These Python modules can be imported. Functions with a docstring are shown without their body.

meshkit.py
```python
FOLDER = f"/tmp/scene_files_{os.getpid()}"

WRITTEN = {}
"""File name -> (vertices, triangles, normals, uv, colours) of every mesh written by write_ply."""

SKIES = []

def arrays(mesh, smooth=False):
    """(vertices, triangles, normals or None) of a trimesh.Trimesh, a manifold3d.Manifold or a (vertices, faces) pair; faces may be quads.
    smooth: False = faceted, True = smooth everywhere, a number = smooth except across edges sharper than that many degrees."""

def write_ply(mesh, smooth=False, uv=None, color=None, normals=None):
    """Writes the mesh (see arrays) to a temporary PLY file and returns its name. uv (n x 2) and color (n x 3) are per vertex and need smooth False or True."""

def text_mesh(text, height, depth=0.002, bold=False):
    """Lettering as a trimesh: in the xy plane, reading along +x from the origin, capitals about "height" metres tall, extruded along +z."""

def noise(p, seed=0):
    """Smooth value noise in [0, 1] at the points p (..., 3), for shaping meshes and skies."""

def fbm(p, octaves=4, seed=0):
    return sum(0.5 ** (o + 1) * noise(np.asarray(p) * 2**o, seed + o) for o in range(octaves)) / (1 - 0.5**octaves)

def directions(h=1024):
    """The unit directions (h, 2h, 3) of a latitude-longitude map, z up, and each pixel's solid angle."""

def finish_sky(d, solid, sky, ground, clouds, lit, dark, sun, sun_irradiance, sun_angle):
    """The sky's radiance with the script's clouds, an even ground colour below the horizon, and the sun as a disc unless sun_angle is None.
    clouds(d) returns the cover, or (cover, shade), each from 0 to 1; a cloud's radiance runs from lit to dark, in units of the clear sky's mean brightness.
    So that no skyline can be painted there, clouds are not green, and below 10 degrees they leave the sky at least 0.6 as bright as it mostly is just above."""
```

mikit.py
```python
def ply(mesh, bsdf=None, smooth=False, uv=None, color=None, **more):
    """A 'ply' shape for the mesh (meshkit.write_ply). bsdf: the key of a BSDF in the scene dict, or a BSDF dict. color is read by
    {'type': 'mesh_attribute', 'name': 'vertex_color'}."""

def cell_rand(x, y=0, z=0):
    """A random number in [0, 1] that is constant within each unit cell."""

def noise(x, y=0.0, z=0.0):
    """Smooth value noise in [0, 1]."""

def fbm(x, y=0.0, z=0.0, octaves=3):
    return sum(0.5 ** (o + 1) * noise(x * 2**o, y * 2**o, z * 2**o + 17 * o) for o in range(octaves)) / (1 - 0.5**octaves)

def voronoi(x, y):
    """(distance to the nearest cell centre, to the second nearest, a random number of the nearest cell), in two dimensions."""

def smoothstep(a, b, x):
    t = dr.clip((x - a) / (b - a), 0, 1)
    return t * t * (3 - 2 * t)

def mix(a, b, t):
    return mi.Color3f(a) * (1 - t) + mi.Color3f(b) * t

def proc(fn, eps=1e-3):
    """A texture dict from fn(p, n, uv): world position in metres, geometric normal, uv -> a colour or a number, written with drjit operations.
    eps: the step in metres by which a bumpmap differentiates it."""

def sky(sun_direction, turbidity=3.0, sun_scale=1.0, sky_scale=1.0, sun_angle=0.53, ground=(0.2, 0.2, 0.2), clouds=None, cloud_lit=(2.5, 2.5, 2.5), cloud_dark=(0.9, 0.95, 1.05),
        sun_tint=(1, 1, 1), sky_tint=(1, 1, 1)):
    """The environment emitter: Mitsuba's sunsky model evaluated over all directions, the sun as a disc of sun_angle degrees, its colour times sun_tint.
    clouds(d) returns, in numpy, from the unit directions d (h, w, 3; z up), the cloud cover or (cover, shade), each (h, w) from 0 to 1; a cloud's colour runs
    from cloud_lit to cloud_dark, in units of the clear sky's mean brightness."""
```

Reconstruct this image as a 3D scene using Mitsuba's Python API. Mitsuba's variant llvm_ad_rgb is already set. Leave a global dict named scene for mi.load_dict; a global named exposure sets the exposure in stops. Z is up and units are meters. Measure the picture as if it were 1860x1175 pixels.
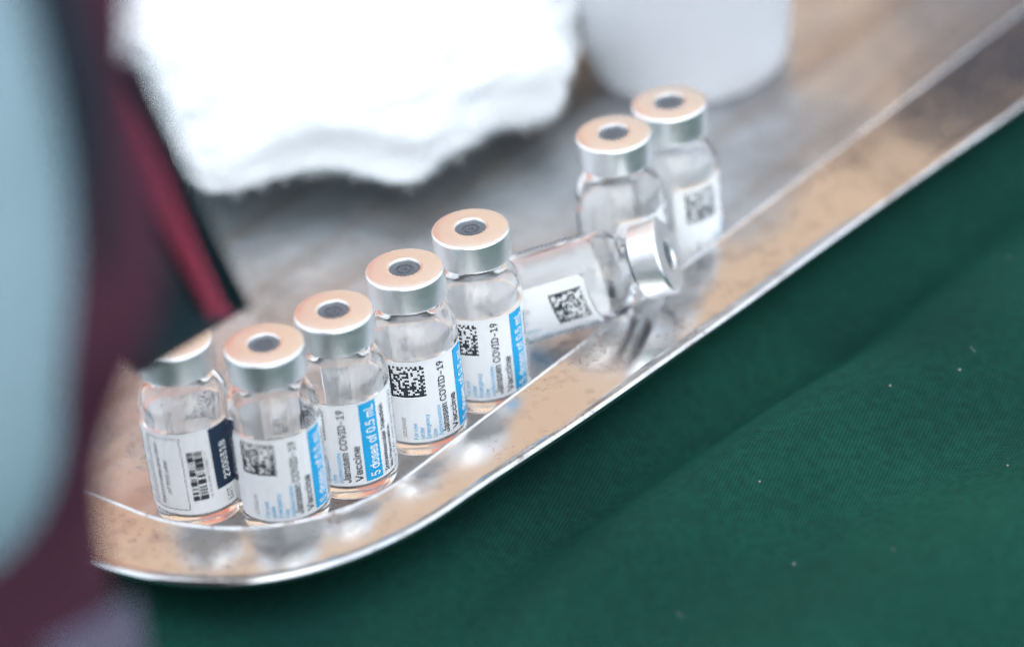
import math
import numpy as np
import trimesh
import drjit as dr
import mitsuba as mi
import mikit
import meshkit

T = mi.ScalarTransform4f
rng = np.random.default_rng(7)
scene, labels = {}, {}
MM = 0.001

# ------------------------------------------------------------------ camera
ELEV, ROLL, DIST = math.radians(32.0), math.atan(0.10), 0.810
FW = np.array([0.0, math.cos(ELEV), -math.sin(ELEV)])
_r0 = np.array([1.0, 0, 0])
_u0 = np.cross(_r0, FW)
UP = math.cos(ROLL) * _u0 + math.sin(ROLL) * _r0
EYE = -FW * DIST
scene['camera'] = {
    'type': 'thinlens', 'fov': 2 * math.degrees(math.atan(930 / 8000)), 'fov_axis': 'x',
    'to_world': T().look_at(origin=EYE.tolist(), target=[0, 0, 0], up=UP.tolist()),
    'aperture_radius': 0.0126, 'focus_distance': 0.769, 'near_clip': 0.05, 'far_clip': 60.0,
}

# ------------------------------------------------------------------ light: bright overcast day
scene['sky'] = mikit.sky([0.04, -0.70, 0.75], turbidity=3, sun_scale=0.13, sky_scale=1.0, sun_angle=55, sun_tint=(0.86, 1.0, 1.16),
                         clouds=lambda d: 1.0, cloud_lit=(2.2, 2.5, 2.85), cloud_dark=(2.2, 2.5, 2.85))
exposure = 2.84

# ------------------------------------------------------------------ helpers
def ply(v, f=None, bsdf=None, smooth=30, scale=MM, **more):
    m = (np.asarray(v, float) * scale, f) if f is not None else (np.asarray(v.vertices) * scale, np.asarray(v.faces))
    return mikit.ply(m, bsdf, smooth=smooth, **more)

def put(key, shape, to_world=None):
    n, k = 1, key
    while k in scene:
        k = f'{key}_{n:03d}'
        n += 1
    scene[k] = dict(shape) if to_world is None else {**shape, 'to_world': to_world}
    return k

def tag(key, label, cat=None, group=None, kind=None):
    d = {'label': label}
    if cat: d['category'] = cat
    if group: d['group'] = group
    if kind: d['kind'] = kind
    labels[key] = d

def lathe(profile, n=96):
    """profile (r, z) bottom/outside first; normals point to the right of the direction of travel turned outwards"""
    p = np.asarray(profile, float)
    a = np.arange(n) * 2 * np.pi / n
    v = np.stack([p[:, None, 0] * np.cos(a), p[:, None, 0] * np.sin(a), np.repeat(p[:, 1:2], n, 1)], -1).reshape(-1, 3)
    f = []
    for i in range(len(p) - 1):
        for j in range(n):
            k = (j + 1) % n
            q = (i * n + j, i * n + k, (i + 1) * n + k, (i + 1) * n + j)
            if p[i, 0] > 1e-9: f.append((q[0], q[1], q[2])) if p[i + 1, 0] > 1e-9 else f.append((q[0], q[1], q[3]))
            if p[i + 1, 0] > 1e-9 : f.append((q[0], q[2], q[3]))
    m = trimesh.Trimesh(v, np.array(f), process=False)
    m.merge_vertices()
    m.update_faces(m.nondegenerate_faces())
    m.remove_unreferenced_vertices()
    return m

def arc(c, r, a0, a1, n=8):
    t = np.radians(np.linspace(a0, a1, n))
    return [(c[0] + r * math.cos(x), c[1] + r * math.sin(x)) for x in t]

def sweep(points, radius, n=12, closed=False):
    p = np.asarray(points, float)
    t = (np.roll(p, -1, 0) - np.roll(p, 1, 0)) if closed else np.gradient(p, axis=0)
    t /= np.linalg.norm(t, axis=1, keepdims=True)
    ref = np.array([0, 1.0, 0.1])
    a = np.cross(t, ref); a /= np.linalg.norm(a, axis=1, keepdims=True)
    b = np.cross(t, a)
    ang = np.arange(n) * 2 * np.pi / n
    rad = np.broadcast_to(radius, (len(p),))[:, None, None]
    v = p[:, None] + rad * (np.cos(ang)[None, :, None] * a[:, None] + np.sin(ang)[None, :, None] * b[:, None])
    m = len(p)
    f = []
    for i in range(m if closed else m - 1):
        i2 = (i + 1) % m
        for j in range(n):
            k = (j + 1) % n
            f += [(i * n + j, i2 * n + j, i2 * n + k), (i * n + j, i2 * n + k, i * n + k)]
    v = v.reshape(-1, 3)
    if not closed:
        c0, c1 = len(v), len(v) + 1
        v = np.vstack([v, p[0], p[-1]])
        for j in range(n):
            k = (j + 1) % n
            f += [(c0, j, k), (c1, (m - 1) * n + k, (m - 1) * n + j)]
    mesh = trimesh.Trimesh(v, np.array(f), process=False)
    if mesh.volume < 0: mesh.invert()
    return mesh

def grid_faces(nu, nv, wrap_u=False):
    f = []
    for i in range(nu if wrap_u else nu - 1):
        i2 = (i + 1) % nu
        for j in range(nv - 1):
            f += [(i * nv + j, i2 * nv + j, i2 * nv + j + 1), (i * nv + j, i2 * nv + j + 1, i * nv + j + 1)]
    return np.array(f)

# ------------------------------------------------------------------ materials
def proc(fn, eps=1e-4): return mikit.proc(fn, eps)

def two(b): return {'type': 'twosided', 'bsdf': b}

def tray_dirt(p):
    """0..1: old water marks and brown specks on the used metal"""
    big = mikit.fbm(p.x * 90, p.y * 90, p.z * 90, 4)
    fine = mikit.fbm(p.x * 1500, p.y * 1500, p.z * 1500, 3)
    mid = mikit.fbm(p.x * 330, p.y * 330, p.z * 330, 3)
    speck = mikit.smoothstep(0.60, 0.70, fine) * mikit.smoothstep(0.42, 0.60, big)
    stain = mikit.smoothstep(0.50, 0.72, big) * 0.40
    return dr.minimum(speck * 0.8 + stain + 0.30 * mikit.smoothstep(0.52, 0.70, mid), 1.0)

def tray_color(p, n, uv):
    return mikit.mix((0.68, 0.68, 0.69), (0.26, 0.19, 0.15), tray_dirt(p) * 0.75)

def tray_rough(p, n, uv):
    g = (p.x * 0.665 + p.y * 0.747)
    s = (-p.x * 0.747 + p.y * 0.665)
    scratch = mikit.noise(g * 60, s * 2600, 0)
    return 0.10 + 0.09 * mikit.fbm(p.x * 60, p.y * 60, 3.0, 3) + 0.05 * scratch + 0.25 * tray_dirt(p)

def tray_bump(p, n, uv):
    return mikit.fbm(p.x * 55, p.y * 55, p.z * 55, 3)

scene['steel'] = two({'type': 'bumpmap', 'scale': 0.0003, 'arbitrary': proc(tray_bump, 3e-4),
    'bsdf': {'type': 'principled', 'metallic': 1.0, 'base_color': proc(tray_color), 'roughness': proc(tray_rough)}})
def floor_color(p, n, uv):
    g = (p.x * 0.665 + p.y * 0.747)
    s = (-p.x * 0.747 + p.y * 0.665)
    streak = mikit.smoothstep(0.50, 0.72, 0.6 * mikit.noise(s * 150 + 3, g * 9, 0) + 0.4 * mikit.noise(s * 420, g * 16, 2))
    c = mikit.mix((0.65, 0.665, 0.685), (0.42, 0.32, 0.25), streak * 0.42)
    return mikit.mix(c, (0.26, 0.19, 0.15), tray_dirt(p) * 0.6)
def floor_rough(p, n, uv):
    return tray_rough(p, n, uv) + 0.24
scene['steel_floor'] = two({'type': 'bumpmap', 'scale': 0.0012, 'arbitrary': proc(tray_bump, 3e-4),
    'bsdf': {'type': 'principled', 'metallic': 1.0, 'base_color': proc(floor_color), 'roughness': proc(floor_rough)}})
scene['aluminium'] = two({'type': 'principled', 'metallic': 1.0, 'base_color': {'type': 'rgb', 'value': (0.91, 0.915, 0.92)},
    'roughness': proc(lambda p, n, uv: 0.34 + 0.10 * mikit.fbm(p.x * 500, p.y * 500, p.z * 900, 2))})
scene['rubber'] = two({'type': 'principled', 'base_color': {'type': 'rgb', 'value': (0.105, 0.118, 0.138)}, 'roughness': 0.5, 'specular': 0.4})
scene['glass'] = {'type': 'dielectric', 'int_ior': 1.49, 'ext_ior': 1.0}
scene['paper'] = {'type': 'principledthin', 'base_color': {'type': 'rgb', 'value': (0.94, 0.945, 0.95)}, 'roughness': 0.45, 'diff_trans': 0.55, 'spec_trans': 0.0, 'eta': 1.45}
def ink(c, r=0.5): return two({'type': 'principled', 'base_color': {'type': 'rgb', 'value': c}, 'roughness': r, 'specular': 0.4})
scene['black_ink'] = ink((0.025, 0.03, 0.04))
scene['grey_ink'] = ink((0.22, 0.24, 0.26))
scene['blue_ink'] = ink((0.012, 0.36, 0.66))
scene['navy_ink'] = ink((0.010, 0.028, 0.060))
scene['white_ink'] = ink((0.85, 0.86, 0.87))

# ------------------------------------------------------------------ green tablecloth
U = np.array([0.665, 0.747]) / math.hypot(0.665, 0.747)      # along the tray's near edge
V = np.array([-U[1], U[0]])
def cloth_height(x, y):
    """mm, soft folds running beside the tray, flat under it"""
    u, v = x * U[0] + y * U[1], x * V[0] + y * V[1]
    w = v + 4 * np.sin(u / 50.0 + 0.6) + 0.13 * u
    p = np.stack([x / 70.0, y / 70.0, 0 * x], -1)
    w = w + 9 * (meshkit.fbm(np.stack([x / 45.0, y / 45.0, 0 * x + 4], -1), 2, 11) - 0.5)
    fold = 3.2 * np.cos((w + 62) * 2 * np.pi / 50.0) - 7.0 * np.exp(-((v + 45) / 10.0) ** 2) + 5.0 * (meshkit.fbm(p, 3, 3) - 0.5)
    out = 1 / (1 + np.exp((v + 36) / 4.0))                       # 1 on the camera's side of the near rim
    return -1.6 + out * (fold + 0.6)
gx = np.linspace(-520, 520, 416)
gy = np.linspace(-430, 560, 396)
X, Y = np.meshgrid(gx, gy, indexing='ij')
v = np.stack([X, Y, cloth_height(X, Y)], -1).reshape(-1, 3)
def cloth_color(p, n, uv):
    a = (p.x * 0.94 + p.y * 0.34) * 1000
    b = (-p.x * 0.34 + p.y * 0.94) * 1000
    tw = dr.sin(a * 2 * math.pi / 0.85 + b * 1.2) * dr.sin(b * 2 * math.pi / 0.75)
    m = mikit.fbm(p.x * 900, p.y * 900, 0, 3)
    l = mikit.fbm(p.x * 26, p.y * 26, 5.0, 3)
    c = mikit.mix((0.0012, 0.023, 0.021), (0.0056, 0.060, 0.040), l)
    return c * (0.70 + 0.34 * tw + 0.5 * (m - 0.5) + 0.28)
scene['green_cloth'] = two({'type': 'principled', 'base_color': proc(cloth_color), 'roughness': 0.85, 'specular': 0.15, 'sheen': 0.2, 'sheen_tint': 1.0})
k = put('tablecloth', ply(v, grid_faces(len(gx), len(gy)), 'green_cloth', smooth=True))
tag(k, 'dark green woven tablecloth with soft folds and lint under the tray', 'tablecloth', kind='structure')

# ------------------------------------------------------------------ metal tray
CREST_H = 8.6
def rounded_loop(u0, u1, v0, v1, r, per=26, side=70):
    """closed loop (u, v) and outward normals, counter-clockwise"""
    pts, nrm = [], []
    cs = [((u1 - r, v0 + r), -90), ((u1 - r, v1 - r), 0), ((u0 + r, v1 - r), 90), ((u0 + r, v0 + r), 180)]
    for i, (c, a0) in enumerate(cs):
        for a in np.radians(np.linspace(a0, a0 + 90, per)):
            n = np.array([math.cos(a), math.sin(a)])
            pts.append(np.array(c) + r * n); nrm.append(n)
        c2, a2 = cs[(i + 1) % 4]
        n = np.array([math.cos(math.radians(a0 + 90)), math.sin(math.radians(a0 + 90))])
        s, e = np.array(c) + r * n, np.array(c2) + r * n
        for t in np.linspace(0, 1, side + 2)[1:-1]:
            pts.append(s * (1 - t) + e * t); nrm.append(n)
    return np.array(pts), np.array(nrm)
loop, lnrm = rounded_loop(-90.5, 178, -23.8, 146, 33)
rim_w = np.interp(loop[:, 0], [-90.5, -84, -76, -69, -60, -48, -35, -5, 26, 63, 105, 180], [13.8, 14.2, 12.4, 11.0, 10.6, 11.6, 13.1, 14.7, 16.1, 17.4, 19.4, 20.5])
for _ in range(12): rim_w = (np.roll(rim_w, 1) + 2 * rim_w + np.roll(rim_w, -1)) / 4
def tray_strip(profile):
    """profile: (share of the rim's width, mm offset, z)"""
    rows = []
    wob = 0.25 * (meshkit.fbm(np.stack([loop[:, 0] / 40, loop[:, 1] / 40, 0 * loop[:, 0]], -1), 2, 9) - 0.5)
    for share, off, z in profile:
        d = rim_w * share + off
        q = loop + lnrm * d[:, None]
        rows.append(np.column_stack([q @ np.array([[U[0], U[1]], [V[0], V[1]]]), z + wob * (1 + 2 * share)]))
    rows = np.stack(rows, 1)
    return rows.reshape(-1, 3), grid_faces(len(loop), len(profile), True)
rim_prof = [(0, *q) for q in [(-0.30, CREST_H - 0.28), (-0.18, CREST_H - 0.10), (-0.02, CREST_H - 0.02), (0.18, CREST_H - 0.06), (0.34, CREST_H - 0.24), (0.5, CREST_H - 0.32), (1.1, CREST_H - 0.40)]]
def rim_z(t):
    return CREST_H - 0.40 - 0.088 * (t * 15 - 1.1) - 0.0016 * (t * 15 - 1.1) ** 2
rim_prof += [(t, 0, rim_z(t)) for t in np.linspace(0.12, 0.86, 12)]
k = put('metal_tray__rim', ply(*tray_strip(rim_prof), 'steel', smooth=True))
EZ = rim_z(0.95)
edge_prof = [(0.86, 0, rim_z(0.86)), (0.93, 0, rim_z(0.93) + 0.1), (1, -0.35, EZ + 0.65), (1, 0.1, EZ + 0.5), (1, 0.45, EZ + 0.05), (1, 0.5, EZ - 0.5), (1, 0.2, EZ - 1.0), (1, -0.6, EZ - 0.8), (0.9, -1.0, EZ - 1.2), (0.1, 0.2, CREST_H - 3.6), (0, -1.4, 0.4), (0, -4.5, -1.0), (0, -9, -1.2)]
put('metal_tray__rolled_edge', ply(*tray_strip(edge_prof), 'steel', smooth=50))
wall_prof = [(0, -7.0, 0.0), (0, -5.4, 0.15), (0, -4.2, 0.7), (0, -3.3, 1.7), (0, -2.2, 4.2), (0, -1.2, 6.8), (0, -0.6, CREST_H - 0.7), (0, -0.30, CREST_H - 0.25)]
put('metal_tray__side_wall', ply(*tray_strip(wall_prof), 'steel', smooth=True))
inner = loop - lnrm * 7.0
def in_loop():
    """the floor as concentric rings towards the middle line"""
    mid = np.column_stack([np.clip(inner[:, 0], -20, 100), np.full(len(inner), 61.0)])
    rows = []
    wob = 0.25 * (meshkit.fbm(np.stack([loop[:, 0] / 40, loop[:, 1] / 40, 0 * loop[:, 0]], -1), 2, 9) - 0.5)
    for t in np.linspace(0, 1, 14):
        q = inner * (1 - t) + mid * t
        rows.append(np.column_stack([q @ np.array([[U[0], U[1]], [V[0], V[1]]]), wob * (1 - t) * (t < 0.05)]))
    rows = np.stack(rows, 1)
    return rows.reshape(-1, 3), grid_faces(len(loop), 14, True)
put('metal_tray__floor', ply(*in_loop(), 'steel_floor', smooth=True))
tag('metal_tray', 'shallow scratched metal tray with rounded corner and flat shiny rim on green cloth', 'tray')

# ------------------------------------------------------------------ vials
R = 8.05
SH = [(8.05, 22.0), (7.96, 22.9), (7.7, 23.8), (7.3, 24.65), (6.75, 25.4), (6.15, 26.0), (5.7, 26.4), (5.42, 26.9), (5.35, 27.5)]
BASE_OUT = [(0, 0.45), (4.5, 0.42), (6.2, 0.22), (6.6, 0.0), (7.1, 0.05), (7.6, 0.35), (7.9, 0.85), (8.05, 1.6)]
BASE_IN = [(0, 1.75), (3, 1.72), (5.0, 1.78), (6.0, 2.0), (6.6, 2.4), (6.95, 2.9), (7.05, 3.4)]
SH_IN = [(7.05, 20.1), (7.05, 21.8), (6.98, 22.5), (6.75, 23.2), (6.35, 23.95), (5.8, 24.6), (5.1, 25.2), (4.4, 25.7), (3.9, 26.3), (3.65, 27.0), (3.55, 28.0), (3.55, 31.0)]
CAP = [(5.9, 29.15), (6.45, 28.85), (6.85, 29.0), (6.95, 29.4), (6.95, 33.6)] + arc((6.35, 33.75), 0.6, 0, 78, 9) + [(5.9, 34.42), (5.5, 34.50), (3.4, 34.58), (3.05, 34.56), (2.78, 34.42), (2.66, 34.15), (2.66, 33.5)]
cap_d = ply(lathe(CAP, 128), bsdf='aluminium', smooth=35)
STOP = [(2.9, 33.75), (2.55, 33.85), (2.35, 33.95), (1.95, 34.0), (1.85, 34.16), (1.55, 34.18), (1.45, 33.9), (1.1, 33.86), (0.95, 34.2), (0.66, 34.22), (0.5, 33.9), (0.25, 33.6), (0, 33.55)]
stop_m = lathe(STOP, 64)
sv = stop_m.vertices.copy()
rr = np.hypot(sv[:, 0], sv[:, 1])
sv[:, 0] += 0.12 * np.sin(rr * 2.0) ; sv[:, 2] += 0.05 * (meshkit.noise(sv * 1.7, 4) - 0.5)
plug = lathe([(0, 28.0), (3.5, 28.0), (3.5, 31.05), (6.3, 31.05), (6.3, 33.2), (2.9, 33.75)], 64)
stop_d = ply(trimesh.util.concatenate([trimesh.Trimesh(sv, stop_m.faces, process=False), plug]), bsdf='rubber', smooth=35)

# the label: s runs round the vial in mm from its free edge, z up
LZ0, LZ1, WRAP, LR = 3.4, 20.1, 41.8, R
def on_label(s, z, lift=0.0):
    a = np.asarray(s) / R
    r = LR + lift
    return np.stack([r * np.sin(a), -r * np.cos(a), np.asarray(z) + 0 * a], -1)
def label_patch(s0, s1, z0, z1, lift=0.0, corner=0.0, n=None):
    n = n or max(4, int((s1 - s0) / 0.35))
    ss = np.linspace(s0, s1, n)
    if corner: ss = np.unique(np.concatenate([ss, s0 + corner * (1 - np.cos(np.linspace(0, np.pi / 2, 9))), s1 - corner * (1 - np.cos(np.linspace(0, np.pi / 2, 9)))]))
    e = np.minimum(ss - s0, s1 - ss)
    cut = np.where(e < corner, corner - np.sqrt(np.maximum(corner ** 2 - (corner - e) ** 2, 0)), 0) if corner else 0 * ss
    zz = np.linspace(0, 1, 3)
    S = np.repeat(ss[:, None], 3, 1)
    Z = (z0 + cut)[:, None] * (1 - zz) + (z1 - cut)[:, None] * zz
    return trimesh.Trimesh(on_label(S, Z, lift).reshape(-1, 3), grid_faces(len(ss), 3), process=False)
def corner_fill(corner=1.1):
    """the glass that the label's rounded corners leave free, and the strip between its two ends"""
    out = [label_patch(WRAP, 2 * math.pi * R, LZ0, LZ1, n=24)]
    q = np.linspace(0, corner, 9)
    cut = corner - np.sqrt(np.maximum(corner ** 2 - (corner - q) ** 2, 0))
    for ss in (q, WRAP - q[::-1]):
        c = cut if ss is q else cut[::-1]
        for za, zb in ((LZ0 + 0 * c, LZ0 + c), (LZ1 - c, LZ1 + 0 * c)):
            out.append(trimesh.Trimesh(on_label(np.repeat(ss[:, None], 2, 1), np.stack([za, zb], 1)).reshape(-1, 3), grid_faces(len(ss), 2), process=False))
    for m in out:
        m.update_faces(m.area_faces > 1e-9)
        mid = m.triangles_center
        if (m.face_normals[:, 0] * mid[:, 0] + m.face_normals[:, 1] * mid[:, 1]).mean() < 0: m.invert()
    return out
def ring_patch(a0, a1, z, up):
    """cut face of the glass wall under (or over) the glued label"""
    ss = np.linspace(a0, a1, 90)
    pts = np.stack([on_label(ss, z + 0 * ss, -1.0), on_label(ss, z + 0 * ss, 0.0)], 1)
    m = trimesh.Trimesh(pts.reshape(-1, 3), grid_faces(len(ss), 2), process=False)
    if (m.face_normals[0, 2] > 0) != up: m.invert()
    return m
def gap_inner():
    m = label_patch(WRAP, 2 * math.pi * R, LZ0, LZ1, -1.0, n=24)
    mid = m.triangles_center
    if (m.face_normals[:, :2] * mid[:, :2]).sum() > 0: m.invert()
    out = [m]
    for s_, sgn in ((WRAP, -1), (0.0, 1)):                     # the two cut edges beside the label's ends
        pts = np.array([on_label(s_, LZ0, -1.0), on_label(s_, LZ0, 0), on_label(s_, LZ1, 0), on_label(s_, LZ1, -1.0)])
        e = trimesh.Trimesh(pts, [[0, 1, 2], [0, 2, 3]], process=False)
        tangent = np.array([math.cos(s_ / R), math.sin(s_ / R), 0])
        if (e.face_normals[0] @ tangent) * sgn < 0: e.invert()
        out.append(e)
    return out
def inward(m): m.invert(); return m
lip = lathe([(6.4, 31.0), (3.55, 31.0)])
if lip.face_normals[:, 2].mean() < 0: lip.invert()
glass_m = trimesh.util.concatenate([lathe(BASE_OUT + [(8.05, LZ0)], 128), lathe([(8.05, LZ1)] + SH + [(5.35, 28.3), (5.7, 28.9), (6.3, 29.3), (6.4, 31.0)], 128), inward(lathe(BASE_IN, 128)), inward(lathe(SH_IN, 128)), lip]
    + corner_fill() + gap_inner() + [ring_patch(0, WRAP, LZ0, True), ring_patch(0, WRAP, LZ1, False)])
glass_up = ply(glass_m, bsdf='glass', smooth=40)
def write(text, base_s, z0, length, height, lift, bold=False, slant=0.0):
    """a line reading up the vial, its baseline at base_s, its tops towards smaller s"""
    m = meshkit.text_mesh(text, height, 0.01, bold)
    keep = (m.vertices[m.faces][:, :, 2] > 0.009).all(1)
    x, y = m.vertices[:, 0], m.vertices[:, 1]
    x = (x + slant * y - x.min()) * length / (x.max() - x.min())
    return trimesh.Trimesh(on_label(base_s - y, z0 + x, lift), m.faces[keep], process=False)
L1, L2 = 0.13, 0.26
lab_m = label_patch(0, WRAP, LZ0, LZ1, 0, 1.1)
band_m = label_patch(14.8, 18.1, LZ0 + 0.45, LZ1 - 0.45, L1)
navy_m = label_patch(36.6, 41.4, 7.4, LZ1 - 0.35, L1)
dark = [write('Janssen COVID-19', 12.15, 4.2, 14.9, 1.30, L1, True), write('Vaccine', 14.25, 4.2, 7.2, 1.30, L1, True),
        write('Intramuscular Injection', 19.75, 4.2, 13.6, 0.98, L1, True), write('No Preservative.', 21.15, 4.2, 8.6, 0.88, L1, True),
        write('For EXP: www.vaxcheck.jnj', 22.55, 4.2, 14.6, 0.80, L1), write('LOT', 39.5, 4.3, 2.4, 1.15, L1)]
blue = [write(t, 6.3 + 1.13 * i, 4.1, l, 0.80, L1) for i, (t, l) in enumerate([('For use', 3.3), ('under', 2.5), ('Emergency', 5.0), ('Use', 1.7), ('Authorization', 6.3)])]
grey = [write('10315A/00', 4.35, 4.4, 4.2, 0.72, L1)]
white = [write('5 doses of 0.5 mL', 17.45, 4.6, 14.4, 1.75, L2, True)]
white += [write('2200318', 39.5, 8.8, 7.6, 1.35, L2, True)]
# first-use box, its two lines, and the stacked bar code beside it
for a, b, c, d in ((25.0, 31.4, 4.4, 4.5), (25.0, 31.4, 19.0, 19.1), (25.0, 25.1, 4.5, 19.0), (31.3, 31.4, 4.5, 19.0)):
    dark.append(label_patch(a, b, c, d, L1))
dark += [write('Record date and time', 26.9, 5.2, 12.4, 0.85, L1, slant=0.2), write('of first use:', 28.4, 7.6, 6.8, 0.85, L1, slant=0.2)]
for col, (a, b) in enumerate(((32.2, 33.3), (33.45, 34.9))):
    z = 6.2
    while z < 16.2:
        w = rng.choice([0.16, 0.16, 0.32, 0.5, 0.95])
        dark.append(label_patch(a, b, z, min(z + w, 16.4), L1, n=4))
        z += w + rng.choice([0.16, 0.3, 0.45])
def small_print(s, z0, z1, h):
    """unreadable small print: rows of short strokes"""
    out, z = [], z0
    while z < z1:
        w = rng.uniform(0.12, 0.3)
        out.append(label_patch(s + rng.uniform(0, 0.12), s + h - rng.uniform(0, 0.2), z, z + w * 0.6, L1, n=4))
        z += w + (0.35 if rng.random() < 0.16 else 0.05)
    return out
for s in (23.0, 23.75, 24.4): grey += small_print(s, 4.3, 19.2 - rng.uniform(0, 2), 0.42)
grey += small_print(35.2, 6.4, 16.0, 0.55)
# square dot-matrix mark: a solid left and lower edge, dotted upper and right edge, random cells
N, S0, Z0, CELL = 16, 2.2, 12.9, 6.3 / 16
cells = rng.random((N, N)) < 0.5
cells[0, :] = True; cells[:, 0] = True
cells[N - 1, :] = np.arange(N) % 2 == 0
cells[:, N - 1] = np.arange(N) % 2 == 0
cells[8:15, 4:15] &= rng.random((7, 11)) < 0.6
matrix = []
for i in range(N):
    j = 0
    while j < N:
        if cells[j, i]:
            e = j
            while e < N and cells[e, i]: e += 1
            matrix.append(label_patch(S0 + i * CELL, S0 + (i + 1) * CELL, Z0 + j * CELL, Z0 + e * CELL, L1, n=3))
            j = e
        else: j += 1
cat = trimesh.util.concatenate
LABEL = {'label': ply(lab_m, bsdf='paper', smooth=True), 'label__blue_band': ply(band_m, bsdf='blue_ink', smooth=True),
         'label__lot_panel': ply(navy_m, bsdf='navy_ink', smooth=True), 'label__dark_lettering': ply(cat(dark), bsdf='black_ink', smooth=True),
         'label__blue_lettering': ply(cat(blue), bsdf='blue_ink', smooth=True), 'label__small_print': ply(cat(grey), bsdf='grey_ink', smooth=True),
         'label__white_lettering': ply(cat(white), bsdf='white_ink', smooth=True), 'label__matrix_code': ply(cat(matrix), bsdf='black_ink', smooth=True)}
CODE_DEG = S0 / R * 180 / math.pi

def vial(x, y, code_deg, label, lean=(0, 0)):
    n, key = 1, 'vaccine_vial'
    while key + '__glass' in scene:
        key = f'vaccine_vial_{n:03d}'; n += 1
    tw = T().translate([x * MM, y * MM, 0.0]).rotate([0, 1, 0], lean[0]).rotate([1, 0, 0], lean[1])
    tl = tw.rotate([0, 0, 1], code_deg - CODE_DEG)
    scene[key + '__glass'] = {**glass_up, 'to_world': tl}
    spin = tw.rotate([0, 0, 1], float(code_deg * 37 % 360))
    scene[key + '__cap'] = {**cap_d, 'to_world': spin}
    scene[key + '__cap__stopper'] = {**stop_d, 'to_world': spin}
    for part, d in LABEL.items(): scene[f'{key}__{part}'] = {**d, 'to_world': tl}
    tag(key, label, 'vial', 'small glass vaccine vials on the tray')
    return key

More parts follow.
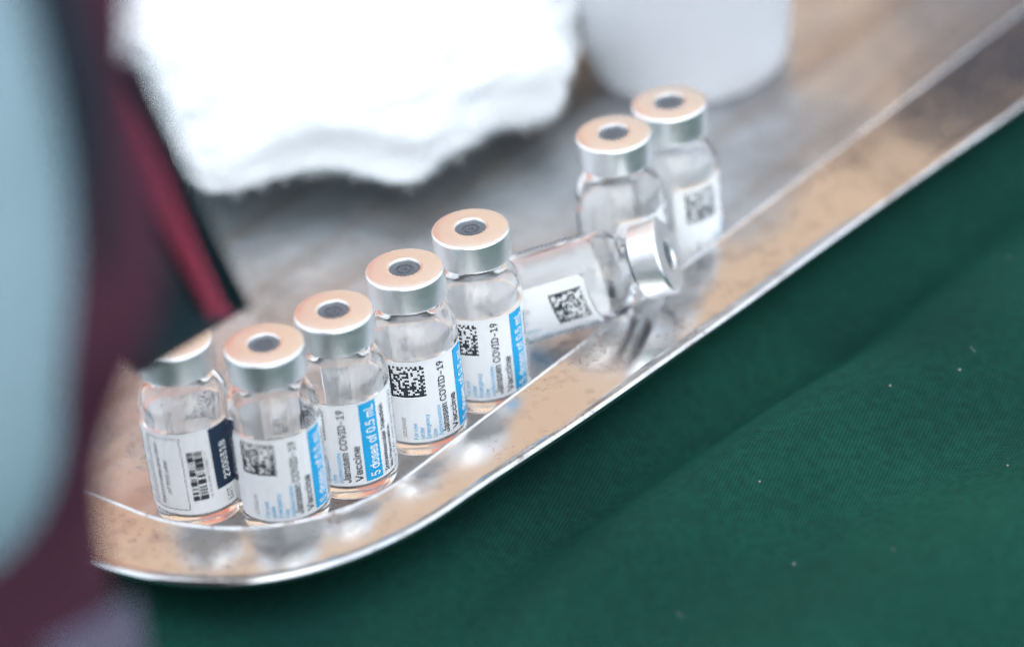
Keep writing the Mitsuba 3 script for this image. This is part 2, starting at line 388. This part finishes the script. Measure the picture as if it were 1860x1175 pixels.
vial(-57.0, -48.9, 29 - (36.6 - S0) / R * 57.3, 'leftmost glass vial showing the bar code and dark lot panel, its cap partly hidden', (-1.5, 0))
vial(-42.2, -53.6, -46, 'glass vial second from the left, the one nearest the tray corner, slightly blurred label')
vial(-30.2, -45.0, -72, 'glass vial third from the left, label turned to show the blue band in front')
vial(-17.6, -33.5, -34, 'sharply focused glass vial fourth from the left, matrix code and blue band both showing')
vial(-5.6, -22.1, -50, 'fifth standing glass vial from the left, just in front of the lying vial')
vial(22.3, 6.3, 6, 'standing glass vial behind the cap of the lying vial, nearer of the two rear vials', (-1.0, 0))
vial(33.1, 15.6, 7, 'rearmost standing glass vial, farthest right, label edge with matrix code in front', (-0.8, 0))

# the lying vial: base on the floor, cap over the rim
def lying():
    base, top = np.array([-2.9, -6.9, 8.0]), np.array([29.6, -12.6, 19.1])
    a = (top - base) / np.linalg.norm(top - base)
    x = np.cross([0, 0, 1.0], a); x /= np.linalg.norm(x)
    y = np.cross(a, x)
    M = np.eye(4); M[:3, 0], M[:3, 1], M[:3, 2], M[:3, 3] = x, y, a, base * MM
    return M, a
M6, axis6 = lying()
key = 'vaccine_vial_007'
tw = T(M6)
cl = M6[:3, :3].T @ (-FW)                                     # the label's free edge a little above the line of sight
turn6 = math.degrees(math.atan2(cl[0], -cl[1])) - 10
tl = tw.rotate([0, 0, 1], turn6)
scene[key + '__glass'] = {**glass_up, 'to_world': tl}
scene[key + '__cap'] = {**cap_d, 'to_world': tw}
scene[key + '__cap__stopper'] = {**stop_d, 'to_world': tw}
for part, d in LABEL.items(): scene[f'{key}__{part}'] = {**d, 'to_world': tl}
tag(key, 'glass vial lying on its side with its cap resting on the tray rim', 'vial', 'small glass vaccine vials on the tray')

# ------------------------------------------------------------------ white cup at the back
def cup_color(p, n, uv):
    return mikit.mix((0.50, 0.51, 0.54), (0.55, 0.56, 0.58), mikit.fbm(p.x * 60, p.y * 60, p.z * 60, 2))
scene['white_plastic'] = two({'type': 'principled', 'base_color': proc(cup_color), 'roughness': 0.38, 'specular': 0.5})
cup_p = [(0, 0.8), (14, 0.7), (15.2, 0.0), (16.2, 0.3), (17.4, 1.4), (18.3, 3.2), (18.8, 5.5), (19.3, 12), (20.0, 24), (21.5, 55), (22.3, 56), (22.3, 57), (21.3, 57.2), (20.4, 55), (18.9, 24), (18.2, 10), (17.0, 3.5), (14.5, 2.2), (0, 2.0)]
k = put('plastic_cup__body', ply(lathe(cup_p), bsdf='white_plastic', smooth=40), T().translate([40.6 * MM, 91.5 * MM, 0.0]).scale([1.1, 1.1, 1.0]))
ring = lathe([(21.0, 50.5), (22.4, 50.6), (22.7, 51.6), (22.4, 52.6), (21.2, 52.8)])
put('plastic_cup__bead', ply(ring, bsdf='white_plastic', smooth=40), T().translate([40.6 * MM, 91.5 * MM, 0.0]).scale([1.1, 1.1, 1.0]))
tag('plastic_cup', 'blurred white plastic cup with a rounded foot standing on the tray behind the vials', 'cup')

# ------------------------------------------------------------------ cotton wool at the back
ico = trimesh.creation.icosphere(subdivisions=6)
n = ico.vertices.copy()
sh = np.sign(n) * np.abs(n) ** np.array([0.85, 0.85, 0.8])
ang = np.arctan2(n[:, 1], n[:, 0])
lob = 1 + 0.07 * np.sin(ang * 9 + 1.2) + 0.02 * np.sin(ang * 17) + 0.16 * (meshkit.fbm(n * 3.2, 4, 2) - 0.5)
q = sh * np.array([50, 54, 19]) * lob[:, None]
q += n * (9.0 * (meshkit.fbm(n * 3 + 7, 2, 8) - 0.5) + 2.2 * (meshkit.fbm(n * 11, 3, 5) - 0.5) + 0.6 * (meshkit.fbm(n * 34, 2, 15) - 0.5))[:, None]
q += np.array([-30, 98, 13])
rad = np.hypot(n[:, 0], n[:, 1])
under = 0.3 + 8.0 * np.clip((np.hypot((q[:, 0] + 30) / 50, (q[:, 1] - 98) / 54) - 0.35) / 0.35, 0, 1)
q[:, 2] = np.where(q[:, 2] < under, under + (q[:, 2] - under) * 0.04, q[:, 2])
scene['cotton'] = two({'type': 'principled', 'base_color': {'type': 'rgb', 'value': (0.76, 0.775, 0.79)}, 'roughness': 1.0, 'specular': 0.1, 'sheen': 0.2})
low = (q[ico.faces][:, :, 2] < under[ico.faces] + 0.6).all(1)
scene['cotton_shade_tone'] = two({'type': 'principled', 'base_color': {'type': 'rgb', 'value': (0.24, 0.29, 0.31)}, 'roughness': 0.8})  # darker tone that paints shade onto the underside of the cotton
k = 'cotton_wool'
put('cotton_wool__wad', ply(q, ico.faces[~low], 'cotton', smooth=True))
fm = trimesh.Trimesh(q, ico.faces, process=False)
fr = np.random.default_rng(21)
pick = fr.choice(len(q), 13000)
p0 = q[pick] + fr.normal(0, 0.4, (len(pick), 3))
dirs = fm.vertex_normals[pick] + fr.normal(0, 1.1, (len(pick), 3))
dirs /= np.linalg.norm(dirs, axis=1, keepdims=True)
bend = fr.normal(0, 0.5, (len(pick), 3))
lens = fr.uniform(0.7, 2.4, (len(pick), 1))
fv, ff = [], []
ta = np.array([0, 2.094, 4.189])
for t in (0.0, 0.5, 1.0):                                      # each fibre a bent three-sided hair
    cen = p0 + (dirs * t + bend * t * t * 0.5) * lens
    cen[:, 2] = np.maximum(cen[:, 2], 0.4)
    a1 = np.cross(dirs, [0.3, 0.5, 0.8]); a1 /= np.linalg.norm(a1, axis=1, keepdims=True)
    b1 = np.cross(dirs, a1)
    fv.append(cen[:, None] + 0.09 * (1 - 0.6 * t) * (np.cos(ta)[None, :, None] * a1[:, None] + np.sin(ta)[None, :, None] * b1[:, None]))
fv = np.stack(fv, 1).reshape(-1, 3)
o = np.arange(len(pick))[:, None, None] * 9
one = np.array([(r * 3 + j, r * 3 + (j + 1) % 3, r * 3 + 3 + (j + 1) % 3) for r in (0, 1) for j in range(3)] + [(r * 3 + j, r * 3 + 3 + (j + 1) % 3, r * 3 + 3 + j) for r in (0, 1) for j in range(3)])
put('cotton_wool__fibres', ply(fv, (o + one[None]).reshape(-1, 3), 'cotton', smooth=True))
labels['cotton_wool__fibres'] = {'label': 'loose fine fibres standing off the cotton', 'kind': 'stuff'}
put('cotton_wool__underside_shade', ply(q, ico.faces[low], 'cotton_shade_tone', smooth=True))  # low faces of the wad itself, coloured dark to imitate shade beneath
tag(k, 'blurred white wad of cotton wool with a ragged front edge behind the vials', 'cotton')

# ------------------------------------------------------------------ bag in the near left foreground
scene['blue_fabric'] = two({'type': 'principled', 'base_color': proc(lambda p, n, uv: mikit.mix((0.24, 0.36, 0.41), (0.31, 0.43, 0.48), mikit.fbm(p.x * 30, p.y * 30, p.z * 60, 3))), 'roughness': 0.6, 'specular': 0.3})
def maroon(p, n, uv):
    return mikit.mix((0.048, 0.016, 0.030), (0.080, 0.024, 0.042), mikit.fbm(p.x * 50, p.y * 50, p.z * 50, 3))
scene['maroon_fabric'] = two({'type': 'principled', 'base_color': proc(maroon), 'roughness': 0.75, 'specular': 0.2})
scene['navy_fabric'] = two({'type': 'principled', 'base_color': {'type': 'rgb', 'value': (0.008, 0.030, 0.040)}, 'roughness': 0.75, 'specular': 0.2})
scene['red_webbing'] = two({'type': 'principled', 'base_color': {'type': 'rgb', 'value': (0.68, 0.09, 0.17)}, 'roughness': 0.7, 'specular': 0.2})
scene['lilac_fabric'] = two({'type': 'principled', 'base_color': {'type': 'rgb', 'value': (0.10, 0.085, 0.13)}, 'roughness': 0.8})
zr = np.array([-1.0, 12, 30, 60, 83, 98, 108, 124.5, 132, 142, 161, 180, 205, 225, 240, 248, 252])
xr = np.array([-72.0, -64, -61, -58.5, -58.2, -57.6, -56.3, -49.2, -44.4, -44.0, -45.6, -42.6, -43, -52, -66, -90, -117])
zz = np.concatenate([np.linspace(-1, 240, 70), np.linspace(241, 252, 14)])
xx = np.interp(zz, zr, xr)
ker = np.array([1, 4, 6, 4, 1.0]) / 16
xx[2:-2] = np.convolve(xx, ker, 'valid')
th = np.linspace(0, 2 * np.pi, 81)[:-1]
XL = -190.0
rows = []
for z, x in zip(zz, xx):
    a = (x - XL) / 2 if z < 226 else max(x + 117.0, 0.02) + (73 - 73) * 0
    c = (x + XL) / 2 if z < 226 else -117.0
    b = 28.0 * min(1.0, a / 60) * (1 - 0.15 * math.cos(z / 40))
    cx, cy = np.cos(th), np.sin(th)
    rows.append(np.stack([c + a * np.sign(cx) * np.abs(cx) ** 0.8, -195 + b * np.sign(cy) * np.abs(cy) ** 0.8, np.full_like(th, z)], -1))
rows = np.stack(rows, 0)
bv = rows.reshape(-1, 3)
bv = bv + 1.2 * (meshkit.fbm(bv / 35.0, 3, 6) - 0.5)[:, None] * np.array([0.4, 1.5, 0])
bf = []
nt = len(th)
for i in range(len(zz) - 1):
    for j in range(nt):
        k2 = (j + 1) % nt
        bf += [(i * nt + j, i * nt + k2, (i + 1) * nt + k2), (i * nt + j, (i + 1) * nt + k2, (i + 1) * nt + j)]
put('shoulder_bag__body', ply(bv, np.array(bf), 'maroon_fabric', smooth=True))
sp = trimesh.creation.icosphere(subdivisions=5)
pv = np.sign(sp.vertices) * np.abs(sp.vertices) ** np.array([0.9, 0.9, 0.9]) * np.array([31.0, 26, 70]) + np.array([-83, -205, 165])
put('shoulder_bag__front_panel', ply(pv, sp.faces, 'blue_fabric', smooth=True))
t = np.linspace(-0.25, 4.0, 90)
c, s = np.cos(t), np.sin(t)
put('shoulder_bag__piping', ply(sweep(np.stack([-83 + 33.0 * np.sign(c) * np.abs(c) ** 0.9, 0 * t - 212.0, 165 + 71.5 * np.sign(s) * np.abs(s) ** 0.9], -1), np.interp(t, [-0.25, 0.1, 4.0], [0.6, 2.3, 2.3])), bsdf='navy_fabric', smooth=True))
def slab(mid, thick, bsdf):
    """a sheet (nu, nv, 3) of cloth with real thickness and closed edges"""
    mid = np.asarray(mid, float)
    du, dv = np.gradient(mid, axis=0), np.gradient(mid, axis=1)
    nn = np.cross(du, dv); nn /= np.linalg.norm(nn, axis=2, keepdims=True)
    nu, nv = mid.shape[:2]
    g = np.minimum(np.minimum(np.arange(nu), np.arange(nu)[::-1])[:, None], np.minimum(np.arange(nv), np.arange(nv)[::-1])[None])
    h = thick / 2 * np.sqrt(np.clip(1 - (1 - np.clip(g / 3.0, 0, 1)) ** 2, 0.02, 1))[..., None]
    A, B = (mid + nn * h).reshape(-1, 3), (mid - nn * h).reshape(-1, 3)
    f = grid_faces(nu, nv)
    idx = np.arange(nu * nv).reshape(nu, nv)
    rim = np.concatenate([idx[:-1, 0], idx[-1, :-1], idx[:0:-1, -1], idx[0, :0:-1]])
    o = nu * nv
    side = [(a, b, b + o) for a, b in zip(rim, np.roll(rim, -1))] + [(a, b + o, a + o) for a, b in zip(rim, np.roll(rim, -1))]
    return ply(np.vstack([A, B]), np.vstack([f, f[:, ::-1] + o, side]), bsdf, smooth=True)
def bilinear(p00, p10, p01, p11, nu=24, nv=16, bulge=0.0):
    a, b = np.meshgrid(np.linspace(0, 1, nu), np.linspace(0, 1, nv), indexing='ij')
    a, b = a[..., None], b[..., None]
    g = np.array(p00) * (1 - a) * (1 - b) + np.array(p10) * a * (1 - b) + np.array(p01) * (1 - a) * b + np.array(p11) * a * b
    return g + np.array([0, -1.0, 0.6]) * bulge * np.sin(np.pi * a) * np.sin(np.pi * b)
FLAP = dict(a=(-58.1, -124.5, 124.6), b=(-57.0, -174.1, 117.7), c=(-43.5, -74.5, 54.4), d=(-60.0, -94.4, 56.5))
put('shoulder_bag__side_flap', slab(bilinear(FLAP['a'], FLAP['c'], FLAP['b'], FLAP['d'], bulge=2), 3.0, 'navy_fabric'))
put('shoulder_bag__pocket', slab(bilinear((-66, -214, 91), (-53.9, -203, 90), (-68, -216, 15), (-55.5, -206, 15), bulge=3), 4.0, 'lilac_fabric'))
tag('shoulder_bag', 'blurred light blue bag with dark piping and maroon sides in the left foreground', 'bag')
def ribbon(p0, p1, wdir, width, thick, bsdf, sag=2.0, n=30):
    tt = np.linspace(0, 1, n)[:, None]
    cen = np.array(p0) * (1 - tt) + np.array(p1) * tt - np.array([0, 0, sag]) * np.sin(np.pi * tt)
    w = np.array(wdir, float); w /= np.linalg.norm(w)
    m = cen[:, None] + w * (np.linspace(-0.5, 0.5, 9) * width)[None, :, None]
    return slab(m, thick, bsdf)
put('shoulder_bag__strap', ribbon((-51.0, -154.0, 145.0), (-44.6, -98.6, 69.0), (1, -0.05, 0.05), 8.8, 1.4, 'navy_fabric'))
put('shoulder_bag__strap__red_stripe', ribbon((-51.4, -152.0, 142.0), (-45.5, -97.6, 67.6), (1, -0.05, 0.05), 4.2, 2.6, 'red_webbing'))

# ------------------------------------------------------------------ dark carton past the far end of the tray
import shapely.geometry as sg
scene['carton_board'] = two({'type': 'principled', 'base_color': proc(lambda p, n, uv: mikit.mix((0.055, 0.045, 0.055), (0.075, 0.062, 0.07), mikit.fbm(p.x * 90, p.y * 90, p.z * 90, 3))), 'roughness': 0.6})
bx = trimesh.creation.extrude_polygon(sg.box(-46, -18, 46, 18).buffer(1.2), 82.0)
lid = trimesh.creation.extrude_polygon(sg.box(-47, -19, 47, 19).buffer(1.2), 24.0); lid.apply_translation([0, 0, 82.3])
cc = 220 * U + 8 * V                                         # its long face runs along the tray's far end
tb = T().translate([cc[0] * MM, cc[1] * MM, -1.4 * MM]).rotate([0, 0, 1], math.degrees(math.atan2(V[1], V[0])))
put('carton__box', ply(bx, bsdf='carton_board'), tb); put('carton__lid', ply(lid, bsdf='carton_board'), tb)
tag('carton', 'dark mauve grey carton past the tray, mirrored as a dark patch at far right', 'box')

# ------------------------------------------------------------------ hanging cloths beyond the table, which the metal mirrors
def curtain(key, x0, x1, y, top, col, label, seed):
    xs = np.linspace(x0, x1, max(24, int((x1 - x0) / 12)))
    zs = np.linspace(-700, top, 14)
    A, B = np.meshgrid(xs, zs, indexing='ij')
    m = np.stack([A, y + 9 * np.sin(A / 38.0 + seed) + 5 * np.sin(A / 17.0 + 2 * seed + B / 400), B], -1)
    scene[key + '_cloth'] = two({'type': 'principled', 'base_color': {'type': 'rgb', 'value': col}, 'roughness': 0.9, 'specular': 0.1})
    k = put(key, slab(m, 3.0, key + '_cloth'))
    tag(k, label, 'curtain')
curtain('peach_curtain', -1300, 1300, 1200, 2500, (0.88, 0.60, 0.41), 'tall peach cloth hanging beyond the table, mirrored in the vial caps', 1)
curtain('salmon_curtain', -800, -168, 1150, 1000, (0.72, 0.23, 0.15), 'low salmon red cloth hanging beyond the table, mirrored in the tray floor at left', 2)

# ------------------------------------------------------------------ lint on the tablecloth
lint = []
for i in range(34):
    u, vv = rng.uniform(-110, 90), rng.uniform(-170, -58)
    x, y = u * U[0] + vv * V[0], u * U[1] + vv * V[1]
    z = float(cloth_height(np.array([x]), np.array([y]))[0])
    if rng.random() < 0.55:
        m = trimesh.creation.icosphere(subdivisions=1, radius=rng.uniform(0.10, 0.30))
        m.vertices *= 1 + 0.5 * (rng.random(m.vertices.shape) - 0.5)
        m.apply_translation([x, y, z + 0.15])
    else:
        a, l = rng.uniform(0, 6.28), rng.uniform(0.6, 2.2)
        tt = np.linspace(-1, 1, 7)
        m = sweep(np.stack([x + l / 2 * tt * math.cos(a) + 0.3 * tt ** 2, y + l / 2 * tt * math.sin(a) - 0.2 * tt ** 2, z + 0.2 + 0.1 * tt], -1), 0.06, 5)
    lint.append(m)
scene['lint_fibre'] = two({'type': 'principled', 'base_color': {'type': 'rgb', 'value': (0.2, 0.22, 0.2)}, 'roughness': 0.9})
k = put('lint', ply(cat(lint), bsdf='lint_fibre', smooth=True))
tag(k, 'pale specks and fibres of lint scattered over the green tablecloth', 'lint', kind='stuff')
